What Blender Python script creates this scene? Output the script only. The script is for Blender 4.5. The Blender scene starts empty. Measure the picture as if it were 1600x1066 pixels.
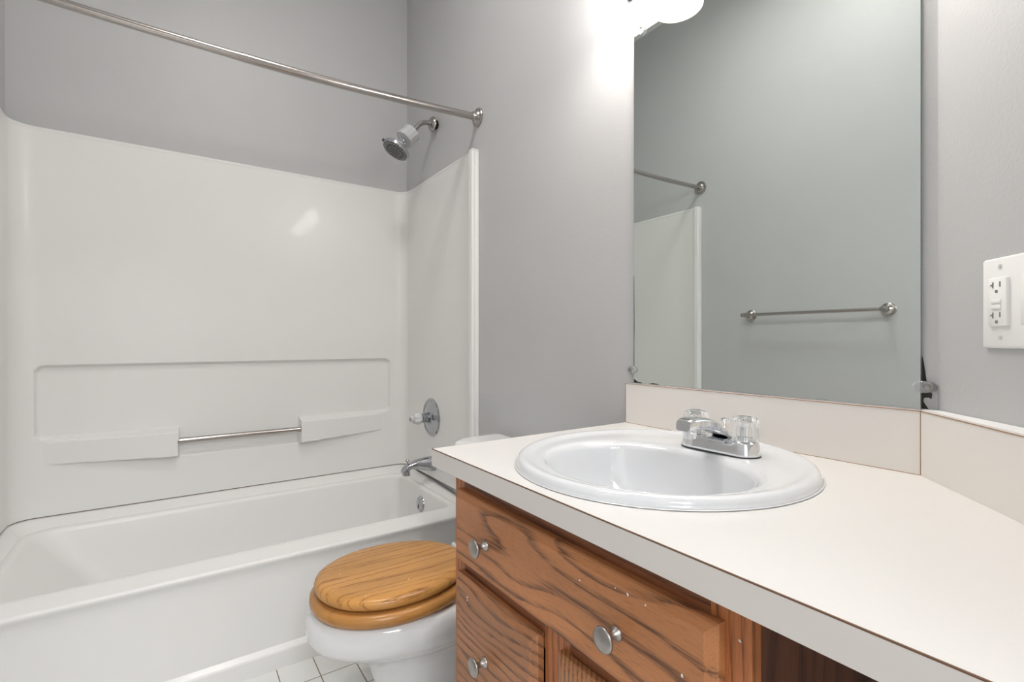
import bpy, bmesh, math, random
from mathutils import Vector, Matrix
random.seed(7)
PI = math.pi
S = bpy.context.scene
C = S.collection

# ------------------------------------------------------------------ camera
YAW = 0.6047
cam = bpy.data.objects.new('camera', bpy.data.cameras.new('camera'))
C.objects.link(cam)
cam.location = (2.4719, -1.0246, 1.0459)
fw = Vector((-math.cos(YAW), math.sin(YAW), 0))
cam.rotation_euler = fw.to_track_quat('-Z', 'Y').to_euler()
cam.data.sensor_width = 36
cam.data.lens = 36 * 763.4 / 1600
cam.data.clip_start = 0.02
S.camera = cam
# ------------------------------------------------------------------ world, exposure
w = bpy.data.worlds.new('world'); S.world = w; w.use_nodes = True
w.node_tree.nodes['Background'].inputs[0].default_value = (0.85, 0.9, 1, 1)
w.node_tree.nodes['Background'].inputs[1].default_value = 0.0
S.view_settings.view_transform = 'Standard'
S.view_settings.look = 'None'
S.view_settings.gamma = 1
S.view_settings.use_curve_mapping = False
S.view_settings.exposure = 1.05
BULB = 104.0
SHADE = 19.0
S.cycles.max_bounces = 14
S.cycles.diffuse_bounces = 8
S.cycles.glossy_bounces = 6
S.cycles.transmission_bounces = 10
S.cycles.sample_clamp_indirect = 4
S.cycles.caustics_refractive = False
S.cycles.blur_glossy = 0.5

def area(name, loc, rot, size, power, col, sy=None):
    l = bpy.data.lights.new(name, 'AREA'); l.energy = power; l.color = col; l.size = size
    if sy: l.shape = 'RECTANGLE'; l.size_y = sy
    o = bpy.data.objects.new(name, l); C.objects.link(o); o.location = loc; o.rotation_euler = rot
    return o
CEIL = 3.05
XW = 2.211          # where the mirror wall meets the diagonal wall
XE = 2.95           # door wall
YD = -1.524         # wall opposite the mirror
area('added_hall_fill', (4.0, -1.15, 2.3), (0, 0, 0), 0.9, 40, (0.90, 0.95, 1.0))  # unseen light added beyond the doorway to fill the room

area('added_ceiling_fill_glow', (1.45, -0.80, CEIL - 0.095), (0, 0, 0), 0.34, 6.0, (1.0, 0.98, 0.95))  # added fill from above, no such source is known

# ------------------------------------------------------------------ materials
def mat(name, col=(0.8, 0.8, 0.8), rough=0.5, metal=0.0, trans=0.0, ior=1.45, emit=None, es=0, coat=0, spec=None, sss=0):
    m = bpy.data.materials.new(name); m.use_nodes = True
    b = m.node_tree.nodes['Principled BSDF']
    b.inputs['Base Color'].default_value = (*col, 1)
    b.inputs['Roughness'].default_value = rough
    b.inputs['Metallic'].default_value = metal
    b.inputs['Transmission Weight'].default_value = trans
    b.inputs['IOR'].default_value = ior
    b.inputs['Coat Weight'].default_value = coat
    if spec is not None: b.inputs['Specular IOR Level'].default_value = spec
    if emit: b.inputs['Emission Color'].default_value = (*emit, 1); b.inputs['Emission Strength'].default_value = es
    return m
def nd(m, t, **k):
    n = m.node_tree.nodes.new(t)
    for a, v in k.items(): setattr(n, a, v)
    return n
def lk(m, a, b): m.node_tree.links.new(a, b)
def bsdf(m): return m.node_tree.nodes['Principled BSDF']
def noise(m, scale, detail=3, rough=0.55, vec=None, dist=0):
    n = nd(m, 'ShaderNodeTexNoise'); n.inputs['Scale'].default_value = scale
    n.inputs['Detail'].default_value = detail; n.inputs['Roughness'].default_value = rough
    n.inputs['Distortion'].default_value = dist
    if vec is not None: lk(m, vec, n.inputs['Vector'])
    return n
def ramp(m, src, stops):
    r = nd(m, 'ShaderNodeValToRGB')
    while len(r.color_ramp.elements) < len(stops): r.color_ramp.elements.new(0.5)
    for e, (p, c) in zip(r.color_ramp.elements, stops): e.position = p; e.color = (*c, 1)
    lk(m, src, r.inputs[0]); return r
def objco(m):
    return nd(m, 'ShaderNodeTexCoord').outputs['Object']
def bump(m, src, strength, dist):
    b = nd(m, 'ShaderNodeBump'); b.inputs['Strength'].default_value = strength; b.inputs['Distance'].default_value = dist
    lk(m, src, b.inputs['Height']); lk(m, b.outputs[0], bsdf(m).inputs['Normal']); return b

def paint(name, col, sc=160, st=0.25):
    m = mat(name, col, 0.42)
    v = objco(m)
    n = noise(m, sc, 4, 0.6, v)
    bump(m, n.outputs[0], st, 0.002)
    n2 = noise(m, 3, 2, 0.5, v)
    c1 = tuple(x * 0.985 for x in col); c2 = tuple(min(1, x * 1.015) for x in col)
    r = ramp(m, n2.outputs[0], [(0.3, c1), (0.7, c2)])
    lk(m, r.outputs[0], bsdf(m).inputs['Base Color'])
    return m
M_wall = paint('grey_wall_paint', (0.50, 0.50, 0.505))
M_ceil = paint('white_ceiling_paint', (0.80, 0.80, 0.79))
M_trim = mat('white_trim_paint', (0.78, 0.78, 0.77), 0.35)
M_hall = paint('hall_paint', (0.72, 0.70, 0.67))

def fibreglass(name, col):
    m = mat(name, col, 0.33, coat=0.08)
    n = noise(m, 60, 3, 0.5, objco(m)); bump(m, n.outputs[0], 0.06, 0.002)
    return m
M_sur = fibreglass('cream_fibreglass', (0.765, 0.76, 0.745))
M_tub = fibreglass('white_tub_enamel', (0.76, 0.75, 0.735))
M_porc = mat('white_porcelain', (0.80, 0.80, 0.805), 0.08, coat=0.4)
M_sink = mat('white_sink_porcelain', (0.70, 0.71, 0.73), 0.09, coat=0.4)
M_lam = mat('cream_laminate', (0.78, 0.755, 0.725), 0.32)
n_ = noise(M_lam, 900, 2, 0.6, objco(M_lam)); r_ = ramp(M_lam, n_.outputs[0], [(0.3, (0.69, 0.67, 0.65)), (0.7, (0.71, 0.69, 0.67))]); lk(M_lam, r_.outputs[0], bsdf(M_lam).inputs['Base Color'])
M_bs = mat('cream_backsplash_laminate', (0.80, 0.765, 0.73), 0.38)
M_seam = mat('brown_laminate_core', (0.16, 0.085, 0.05), 0.6)
M_caulk = mat('white_caulk', (0.82, 0.82, 0.81), 0.4)
M_gap = mat('brown_seam_dirt', (0.23, 0.17, 0.12), 0.8)
M_chrome = mat('chrome', (0.82, 0.83, 0.85), 0.06, 1)
M_chrome_grey = mat('dull_chrome', (0.46, 0.47, 0.49), 0.13, 1)
M_filter = mat('cloudy_filter_plastic', (0.93, 0.94, 0.95), 0.10, trans=0.45, ior=1.45)
M_nickel = mat('brushed_nickel', (0.42, 0.39, 0.37), 0.24, 1)
M_knob = mat('satin_nickel', (0.40, 0.375, 0.355), 0.38, 1)
M_dark = mat('dark_hole', (0.02, 0.018, 0.015), 0.8)
M_rubber = mat('dark_rubber', (0.05, 0.05, 0.05), 0.6)
M_face = mat('grey_spray_face', (0.085, 0.085, 0.09), 0.45)
M_nozz = mat('pale_nozzle', (0.45, 0.43, 0.40), 0.5)
M_clear = mat('clear_acrylic', (0.97, 0.98, 0.98), 0.03, trans=1.0, ior=1.47)
M_clear2 = mat('clear_cloudy_plastic', (0.96, 0.97, 0.98), 0.06, trans=0.75, ior=1.45)
M_plastic = mat('white_plastic', (0.84, 0.835, 0.82), 0.28)
M_slot = mat('slot_shadow_grey', (0.20, 0.20, 0.20), 0.7)
M_bulb = mat('bulb', (1, 1, 1), 0.3, emit=(1.0, 0.975, 0.945), es=BULB)
M_paintspot = mat('white_paint_fleck', (0.75, 0.78, 0.8), 0.5)
M_shade = mat('alabaster_glass_inside', (0.80, 0.70, 0.58), 0.35, emit=(1.0, 0.86, 0.68), es=0.35)
M_shade_out = mat('alabaster_glass_outside', (0.86, 0.80, 0.72), 0.35, emit=(1.0, 0.975, 0.945), es=SHADE)
# mirror: silvering slightly green, worn black at the bottom corners
M_mirror = mat('mirror_silvering', (0.80, 0.85, 0.825), 0.0, 1)
M_medge = mat('mirror_glass_edge', (0.35, 0.42, 0.40), 0.15, 0.6)
M_worn = mat('black_adhesive_residue', (0.025, 0.018, 0.015), 0.55)

def tile_floor():
    m = mat('white_floor_tile', (0.78, 0.78, 0.76), 0.16)
    v = objco(m)
    br = nd(m, 'ShaderNodeTexBrick'); br.offset = 0; br.squash = 1
    mp = nd(m, 'ShaderNodeMapping'); mp.inputs['Location'].default_value = (-0.768, 0.648, 0)
    lk(m, v, mp.inputs[0]); lk(m, mp.outputs[0], br.inputs['Vector'])
    br.inputs['Scale'].default_value = 1; br.inputs['Brick Width'].default_value = 0.11; br.inputs['Row Height'].default_value = 0.11
    br.inputs['Mortar Size'].default_value = 0.0016; br.inputs['Mortar Smooth'].default_value = 0.3; br.inputs['Bias'].default_value = 0
    br.inputs['Color1'].default_value = (0.78, 0.78, 0.755, 1); br.inputs['Color2'].default_value = (0.75, 0.75, 0.73, 1)
    br.inputs['Mortar'].default_value = (0.20, 0.13, 0.07, 1)
    lk(m, br.outputs['Color'], bsdf(m).inputs['Base Color'])
    inv = nd(m, 'ShaderNodeMath', operation='SUBTRACT'); inv.inputs[0].default_value = 1; lk(m, br.outputs['Fac'], inv.inputs[1])
    bump(m, inv.outputs[0], 0.5, 0.002)
    return m
M_floor = tile_floor()

def oak(name, grain='X', c_light=(0.48, 0.200, 0.078), c_dark=(0.105, 0.045, 0.024), bands=1.0, freq=22, warp=3.0, wl=(7.0, 1.6), seed=0.0, rough=0.42, width=0.30, rot=(0, 0, 0), pores=0.35, mottle=0.12, planks=0.0, cc=None):
    """Flat sawn oak: contour bands of a stretched noise field (cathedrals) made of short dark pore streaks."""
    m = mat(name, c_light, rough)
    v = objco(m)
    mp0 = nd(m, 'ShaderNodeMapping'); mp0.inputs['Rotation'].default_value = rot; mp0.inputs['Location'].default_value = (seed, seed * 0.7, seed * 1.3)
    lk(m, v, mp0.inputs[0]); base = mp0.outputs[0]
    def scaled(across, along):
        mp = nd(m, 'ShaderNodeMapping'); mp.inputs['Scale'].default_value = tuple(along if a == grain else across for a in 'XYZ')
        lk(m, base, mp.inputs[0]); return mp.outputs[0]
    def math_(op, a, b=None, c=None):
        n = nd(m, 'ShaderNodeMath', operation=op)
        for k, x in enumerate((a, b, c)):
            if x is None: continue
            if isinstance(x, (int, float)): n.inputs[k].default_value = x
            else: lk(m, x, n.inputs[k])
        return n.outputs[0]
    nw = noise(m, 1, 1.5, 0.45, scaled(*wl)).outputs[0]
    sep = nd(m, 'ShaderNodeSeparateXYZ'); lk(m, base, sep.inputs[0])
    ax = [a for a in 'XYZ' if a != grain]
    cross = math_('ADD', sep.outputs[ax[0]], sep.outputs[ax[1]])
    field = math_('MULTIPLY_ADD', nw, warp * 4, math_('MULTIPLY', cross, freq))
    if planks:
        sp = nd(m, 'ShaderNodeSeparateXYZ'); lk(m, v, sp.inputs[0])
        fl = math_('FLOOR', math_('MULTIPLY', sp.outputs[ax[0]], 1 / planks))
        wn = nd(m, 'ShaderNodeTexWhiteNoise', noise_dimensions='1D'); lk(m, fl, wn.inputs['W'])
        field = math_('MULTIPLY_ADD', wn.outputs[0], 7.3, field)
    streak = noise(m, 1, 3, 0.6, scaled(330, 14)).outputs[0]
    fine = noise(m, 1, 2, 0.6, scaled(900, 60)).outputs[0]
    fr = math_('FRACT', math_('MULTIPLY_ADD', streak, 0.55, field))
    band = ramp(m, fr, [(0.0, (1, 1, 1)), (width * 0.35, (0.75, 0.75, 0.75)), (width, (0.0, 0.0, 0.0)), (0.93, (0, 0, 0)), (1.0, (0.9, 0.9, 0.9))]).outputs[0]
    thr = ramp(m, streak, [(0.42, (1, 1, 1)), (0.62, (0.35, 0.35, 0.35))]).outputs[0]
    k1 = math_('MULTIPLY', band, thr)
    pf = ramp(m, fine, [(0.30, (pores, pores, pores)), (0.48, (0, 0, 0))]).outputs[0]
    k2 = math_('MAXIMUM', math_('MULTIPLY', k1, bands), pf)
    mot = noise(m, 1, 2, 0.5, scaled(14, 3)).outputs[0]
    lo = tuple(c * (1 - mottle) for c in c_light); hi = tuple(c * (1 + mottle) for c in c_light)
    base_c = ramp(m, mot, [(0.3, lo), (0.7, hi)]).outputs[0]
    if planks:
        mv = math_('MULTIPLY_ADD', wn.outputs[0], 0.24, 0.86)
        mm = nd(m, 'ShaderNodeVectorMath', operation='SCALE'); lk(m, base_c, mm.inputs[0]); lk(m, mv, mm.inputs['Scale']); base_c = mm.outputs[0]
    mx = nd(m, 'ShaderNodeMix', data_type='RGBA'); lk(m, k2, mx.inputs[0]); lk(m, base_c, mx.inputs[6]); mx.inputs[7].default_value = (*c_dark, 1)
    lk(m, mx.outputs[2], bsdf(m).inputs['Base Color'])
    bump(m, streak, 0.10, 0.001)
    return m
M_oak_front = oak('oak_drawer_front', 'X', freq=20, warp=1.7, wl=(8.5, 2.4), seed=0.31, width=0.36)
M_oak_front2 = oak('oak_small_drawer_front', 'X', freq=52, warp=1.5, wl=(7.0, 3.2), seed=0.92, c_light=(0.41, 0.178, 0.076), c_dark=(0.10, 0.046, 0.026), width=0.46)
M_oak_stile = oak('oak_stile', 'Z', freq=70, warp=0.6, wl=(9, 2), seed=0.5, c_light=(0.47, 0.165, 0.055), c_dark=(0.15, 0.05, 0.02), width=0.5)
M_oak_rail = oak('shaded_oak_rail', 'X', freq=60, warp=0.8, wl=(9, 2), seed=1.7, c_light=(0.25, 0.090, 0.035), c_dark=(0.07, 0.025, 0.012), width=0.5)  # shade below the counter is put into this darker oak colour
M_oak_side = oak('shaded_side_panel', 'Z', freq=22, warp=1.2, wl=(7, 1.5), seed=2.2, c_light=(0.15, 0.058, 0.030), c_dark=(0.045, 0.018, 0.011), width=0.5)  # knee-space shade painted into the dark brown base
M_oak_door = oak('oak_door', 'Z', freq=110, warp=0.8, wl=(8, 2), seed=3.1, c_light=(0.42, 0.19, 0.08), width=0.5)
M_seat = oak('golden_oak', 'Y', c_light=(0.56, 0.275, 0.078), c_dark=(0.25, 0.098, 0.026), freq=30, warp=1.1, wl=(9, 1.6), seed=0.77, rough=0.27, width=0.20, pores=0.4, mottle=0.08, planks=0.052, bands=0.95)
M_seat2 = oak('golden_oak_seat', 'Y', c_light=(0.50, 0.235, 0.066), c_dark=(0.30, 0.130, 0.036), freq=10, warp=0.6, wl=(8, 2), seed=1.3, rough=0.27, width=0.2, pores=0.22, mottle=0.08, bands=0.5)

# ------------------------------------------------------------------ mesh helpers
def new(name, bm, m, parent=None, smooth=True, angle=35, bevel=0, bseg=2):
    me = bpy.data.meshes.new(name)
    bmesh.ops.recalc_face_normals(bm, faces=bm.faces)
    bm.to_mesh(me); bm.free()
    mats = m if isinstance(m, (list, tuple)) else [m]
    for x in mats: me.materials.append(x)
    if smooth:
        for p in me.polygons: p.use_smooth = True
        me.set_sharp_from_angle(angle=math.radians(angle))
    o = bpy.data.objects.new(name, me); C.objects.link(o)
    if bevel:
        b = o.modifiers.new('bevel', 'BEVEL'); b.width = bevel; b.segments = bseg; b.limit_method = 'ANGLE'; b.angle_limit = math.radians(40); b.harden_normals = False
    if parent is not None: o.parent = parent
    return o
def thing(name, label, cat, loc=(0, 0, 0), rz=0, group=None):
    o = bpy.data.objects.new(name, None); C.objects.link(o); o.location = loc; o.rotation_euler = (0, 0, rz)
    o.empty_display_size = 0.05
    o['label'] = label; o['category'] = cat
    if group: o['group'] = group
    return o
def tag(o, label, cat, group=None):
    o['label'] = label; o['category'] = cat
    if group: o['group'] = group
    return o
def structure(o): o['kind'] = 'structure'; return o
def box(bm, a, b, mi=0):
    (x0, y0, z0), (x1, y1, z1) = a, b
    v = [bm.verts.new(p) for p in [(x0,y0,z0),(x1,y0,z0),(x1,y1,z0),(x0,y1,z0),(x0,y0,z1),(x1,y0,z1),(x1,y1,z1),(x0,y1,z1)]]
    fs = [(3,2,1,0),(4,5,6,7),(0,1,5,4),(1,2,6,5),(2,3,7,6),(3,0,4,7)]
    for f in fs:
        ff = bm.faces.new([v[i] for i in f]); ff.material_index = mi
    return bm
def bx(a, b): return box(bmesh.new(), a, b)
def prism(pts, z0, z1, bm=None):
    bm = bm or bmesh.new()
    lo = [bm.verts.new((x, y, z0)) for x, y in pts]; hi = [bm.verts.new((x, y, z1)) for x, y in pts]
    n = len(pts)
    bm.faces.new(list(reversed(lo))); bm.faces.new(hi)
    for i in range(n): bm.faces.new([lo[i], lo[(i+1) % n], hi[(i+1) % n], hi[i]])
    return bm
def loft(rings, closed=True, cap0=False, cap1=False, bm=None):
    bm = bm or bmesh.new()
    R = [[bm.verts.new(p) for p in r] for r in rings]
    for a, b in zip(R, R[1:]):
        n = len(a)
        for i in range(n if closed else n - 1):
            j = (i + 1) % n
            bm.faces.new([a[i], a[j], b[j], b[i]])
    if cap0: bm.faces.new(list(reversed(R[0])))
    if cap1: bm.faces.new(R[-1])
    return bm
def frame(axis):
    a = Vector(axis).normalized()
    u = a.orthogonal().normalized() if abs(a.z) > 0.99 else a.cross(Vector((0, 0, 1))).normalized()
    return a, u, a.cross(u)
def lathe(prof, axis=(0, 0, 1), org=(0, 0, 0), n=40, flute=None, bm=None, cap=True, start=0.0):
    """prof = [(radius, distance along axis)]"""
    a, u, v = frame(axis); o = Vector(org); rings = []
    for r, h in prof:
        ring = []
        for i in range(n):
            t = start + 2 * PI * i / n
            k = r * (flute(t, h) if flute else 1)
            ring.append(o + a * h + u * (k * math.cos(t)) + v * (k * math.sin(t)))
        rings.append(ring)
    return loft(rings, True, cap and prof[0][0] > 0, cap and prof[-1][0] > 0, bm)
def tube(path, rad, n=20, bm=None, cap=True):
    pts = [Vector(p) for p in path]; rings = []
    up = None
    for i, p in enumerate(pts):
        d = (pts[min(i+1, len(pts)-1)] - pts[max(i-1, 0)]).normalized()
        if up is None: up = d.orthogonal().normalized()
        u = (up - d * up.dot(d)).normalized(); up = u; v = d.cross(u)
        r = rad[i] if isinstance(rad, (list, tuple)) else rad
        rings.append([p + u * (r * math.cos(2*PI*k/n)) + v * (r * math.sin(2*PI*k/n)) for k in range(n)])
    return loft(rings, True, cap, cap, bm)
def catmull(pts, k=8):
    P = [Vector(p) for p in pts]; P = [P[0]*2 - P[1]] + P + [P[-1]*2 - P[-2]]; out = []
    for i in range(1, len(P) - 2):
        for j in range(k):
            t = j / k; a, b, c, d = P[i-1:i+3]
            out.append(0.5 * ((2*b) + (c - a)*t + (2*a - 5*b + 4*c - d)*t*t + (3*b - a - 3*c + d)*t**3))
    out.append(P[-2]); return out
def rrect(x0, y0, x1, y1, r, z=0.0, k=8):
    """rounded rectangle ring; r one radius or four (x1y1, x0y1, x0y0, x1y0)"""
    if not isinstance(r, (list, tuple)): r = [r] * 4
    out = []
    for (cx, cy, sx, sy, a0), q in zip([(x1, y1, -1, -1, 0), (x0, y1, 1, -1, PI/2), (x0, y0, 1, 1, PI), (x1, y0, -1, 1, 1.5*PI)], r):
        for i in range(k + 1):
            a = a0 + PI/2 * i / k
            out.append((cx + sx*q + q*math.cos(a), cy + sy*q + q*math.sin(a), z))
    return out
def sm(a, b, x):
    t = max(0.0, min(1.0, (x - a) / (b - a))); return t*t*(3 - 2*t)

# ------------------------------------------------------------------ room shell
TH = 0.10
structure(new('floor', bx((-TH, YD - TH, -0.08), (XE + TH, TH, 0)), M_floor, smooth=False))
structure(new('ceiling', bx((-TH, YD - TH, CEIL), (XE + TH, TH, CEIL + 0.08)), M_ceil, smooth=False))
structure(new('wall_left', bx((-TH, YD - TH, 0), (0, TH, CEIL)), M_wall, smooth=False))
structure(new('wall_back', bx((0, 0, 0), (XW, TH, CEIL)), M_wall, smooth=False))
structure(new('wall_front', bx((0, YD - TH, 0), (XE, YD, CEIL)), M_wall, smooth=False))
yE = -(XE - XW)
structure(new('wall_right', prism([(XW, 0), (XE, yE), (XE + TH, yE), (XE + TH, TH), (XW, TH)], 0, CEIL), M_wall, smooth=False))
# door wall with an opening to the hall
d0, d1, dh = -1.50, -0.80, 2.03
bm = bx((XE, d1, 0), (XE + TH, yE, CEIL)); box(bm, (XE, YD - TH, 0), (XE + TH, d0, CEIL)); box(bm, (XE, d0, dh), (XE + TH, d1, CEIL))
structure(new('wall_side', bm, M_wall, smooth=False))
bm = bx((XE - 0.012, d1 - 0.012, 0), (XE + TH + 0.012, d1 + 0.045, dh + 0.05)); box(bm, (XE - 0.012, d0 - 0.02, 0), (XE + TH + 0.012, d0 + 0.012, dh + 0.05)); box(bm, (XE - 0.012, d0 + 0.012, dh - 0.012), (XE + TH + 0.012, d1 - 0.012, dh + 0.05))
structure(new('trim_1', bm, M_trim, smooth=False))
# hall seen through the doorway
HX = 5.0
structure(new('floor_hall', bx((XE + TH, -2.2, -0.08), (HX, 0.2, 0)), mat('hall_carpet', (0.42, 0.36, 0.29), 0.9), smooth=False))
structure(new('ceiling_hall', bx((XE + TH, -2.2, CEIL), (HX, 0.2, CEIL + 0.08)), M_ceil, smooth=False))
bm = bx((HX, -2.2, 0), (HX + 0.08, 0.2, CEIL)); box(bm, (XE + TH, -2.28, 0), (HX, -2.2, CEIL)); box(bm, (XE + TH, 0.2, 0), (HX, 0.28, CEIL))
structure(new('wall_hall', bm, M_hall, smooth=False))
# baseboards (mostly hidden)
structure(new('baseboard_back', bx((0.80, -0.012, 0), (1.56, 0, 0.08)), M_trim, bevel=0.003))
structure(new('baseboard_front', bx((0.80, YD, 0), (XE - 0.02, YD + 0.012, 0.08)), M_trim, bevel=0.003))

# unseen ceiling fixture, added to go with the fill light
cl = thing('added_ceiling_fill', 'added unseen fill light, round white flush fixture above the open floor', 'ceiling light', (1.45, -0.80, CEIL))
new('base', lathe([(0.19, 0.0), (0.19, -0.02), (0.18, -0.03)]), M_trim, cl)
new('diffuser', lathe([(0.18, -0.03), (0.178, -0.05), (0.16, -0.068), (0.10, -0.082), (0.0, -0.088)]), mat('frosted_diffuser', (0.9, 0.9, 0.88), 0.4, emit=(1, 0.95, 0.88), es=2.0), cl)

# ------------------------------------------------------------------ tub surround
def plan_path():
    t = 0.020; fl = 0.033; X1 = 0.752
    P = []
    def arc(cx, cy, r, a0, a1, k):
        for i in range(k + 1):
            a = a0 + (a1 - a0) * i / k; P.append((cx + r*math.cos(a), cy + r*math.sin(a)))
    # starts at wall_back front edge
    P.append((X1, -0.001)); P.append((X1, -0.015))
    P.append((X1 - 0.0008, -0.0165)); P.append((X1 - 0.0008, -0.018)); P.append((X1, -0.0195))
    arc(X1 - 0.006, -fl + 0.006, 0.006, 0, -PI/2, 5)
    P.append((X1 - 0.026, -fl)); P.append((X1 - 0.036, -t - 0.004)); P.append((X1 - 0.045, -t))
    for x in (0.6, 0.45, 0.3, 0.15): P.append((x, -t))
    arc(t + 0.05, -t - 0.05, 0.05, PI/2, PI, 12)
    y0, y1 = -t - 0.05, YD + t + 0.065
    n = 370
    for i in range(1, n): P.append((t, y0 + (y1 - y0) * i / n))
    arc(t + 0.065, YD + t + 0.065, 0.065, PI, 1.5*PI, 14)
    for x in (0.15, 0.3, 0.45, 0.6): P.append((x, YD + t))
    P.append((X1 - 0.045, YD + t)); P.append((X1 - 0.036, YD + t + 0.004)); P.append((X1 - 0.026, YD + fl))
    arc(X1 - 0.006, YD + fl - 0.006, 0.006, PI/2, 0, 5)
    P.append((X1, YD + 0.015)); P.append((X1, YD + 0.001))
    return P
def rr_sd(y, z, y0, y1, z0, z1, r):
    cy, cz = (y0+y1)/2, (z0+z1)/2; qy = abs(y-cy) - (y1-y0)/2 + r; qz = abs(z-cz) - (z1-z0)/2 + r
    return math.hypot(max(qy, 0), max(qz, 0)) + min(max(qy, qz), 0) - r
def relief(y, z):
    d = 0.0; D = 0.019
    s = rr_sd(y, z, -1.446, -0.099, 0.681, 0.956, 0.030)
    d -= D * (1 - sm(-0.009, 0.001, s))
    # grab-bar pocket between the two blocks
    if -1.012 < y < -0.540 and 0.570 < z < 0.70:
        d = min(d, -D * sm(0.568, 0.584, z))
    # arm-rest blocks
    for (ya, yb, sgn) in ((-1.42, -1.006, 1), (-0.138, -0.546, -1)):
        lo, hi = min(ya, yb), max(ya, yb)
        if lo < y < hi:
            f = (y - ya) / (yb - ya)
            zt = 0.685; zb = 0.590 - 0.018 * f
            prot = 0.042 * (f ** 0.92)
            endk = 1 - sm(0.985, 1.0, f)
            ku = sm(zb - 0.004, zb + 0.003, z)
            kt = 1 - sm(zt - 0.014, zt + 0.004, z)
            if z < 0.64: d = d + prot * ku * endk
            else: d = max(d, -D + (prot + D) * kt) if endk > 0.5 else d
    return d
def make_surround():
    P = plan_path()
    zs = [0.401 + 0.149 * i / 10 for i in range(10)] + [0.550 + 0.0040 * i for i in range(105)] + [0.97 + 0.84 * i / 24 for i in range(25)]
    zs = [z for z in zs if z < 1.815] + [1.815, 1.820, 1.8235, 1.827, 1.830, 1.8315]
    top_in = {1.815: 0, 1.820: 0.0015, 1.8235: 0.0, 1.827: -0.001, 1.830: -0.004, 1.8315: -0.010}
    # normals
    N = []
    for i, p in enumerate(P):
        a = Vector(P[max(0, i-1)]); b = Vector(P[min(len(P)-1, i+1)]); t = (b - a).normalized()
        N.append(Vector((-t.y, t.x)) * 1)
    # inward normal: rotate so that it points to the tub centre
    rings = []
    for z in zs:
        ring = []
        for i, (x, y) in enumerate(P):
            n = N[i]
            if n.dot(Vector((0.4, -0.76)) - Vector((x, y))) < 0: n = -n
            if i < 3 or i > len(P) - 3: n = Vector((0, 0))
            off = top_in.get(z, 0)
            if x < 0.0205: off += relief(y, z)
            if x > 0.744 and i >= 3 and i <= len(P) - 3: ring.append((x - abs(off), y + (abs(off) if y > -0.5 else -abs(off)) * 0.6, z))
            elif x > 0.744: ring.append((x - abs(off), y, z))
            else: ring.append((x + n.x * off, y + n.y * off, z))
        rings.append(ring)
    bm = loft(rings, closed=False)
    # close the top back to the wall
    top = rings[-1]
    outer = []
    for (x, y, z) in top:
        ox = 0.001 if x < 0.1 else x; oy = (-0.001 if y > -0.1 else (YD + 0.001 if y < YD + 0.1 else y))
        outer.append((ox, oy, z))
    loft([top, outer], closed=False, bm=bm)
    bmesh.ops.remove_doubles(bm, verts=bm.verts, dist=1e-5)
    return bm
sur = thing('tub_surround', 'cream fibreglass tub wall surround with moulded ledge, above the bathtub', 'tub surround', (0, 0, 0))
new('wall_panel', make_surround(), M_sur, sur, angle=30)
bar = new('grab_bar', tube([(0.042, -1.010, 0.636), (0.042, -0.542, 0.636)], 0.0115, 24), M_nickel, sur)
bar['label'] = 'brushed steel grab bar between the two moulded blocks'

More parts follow.
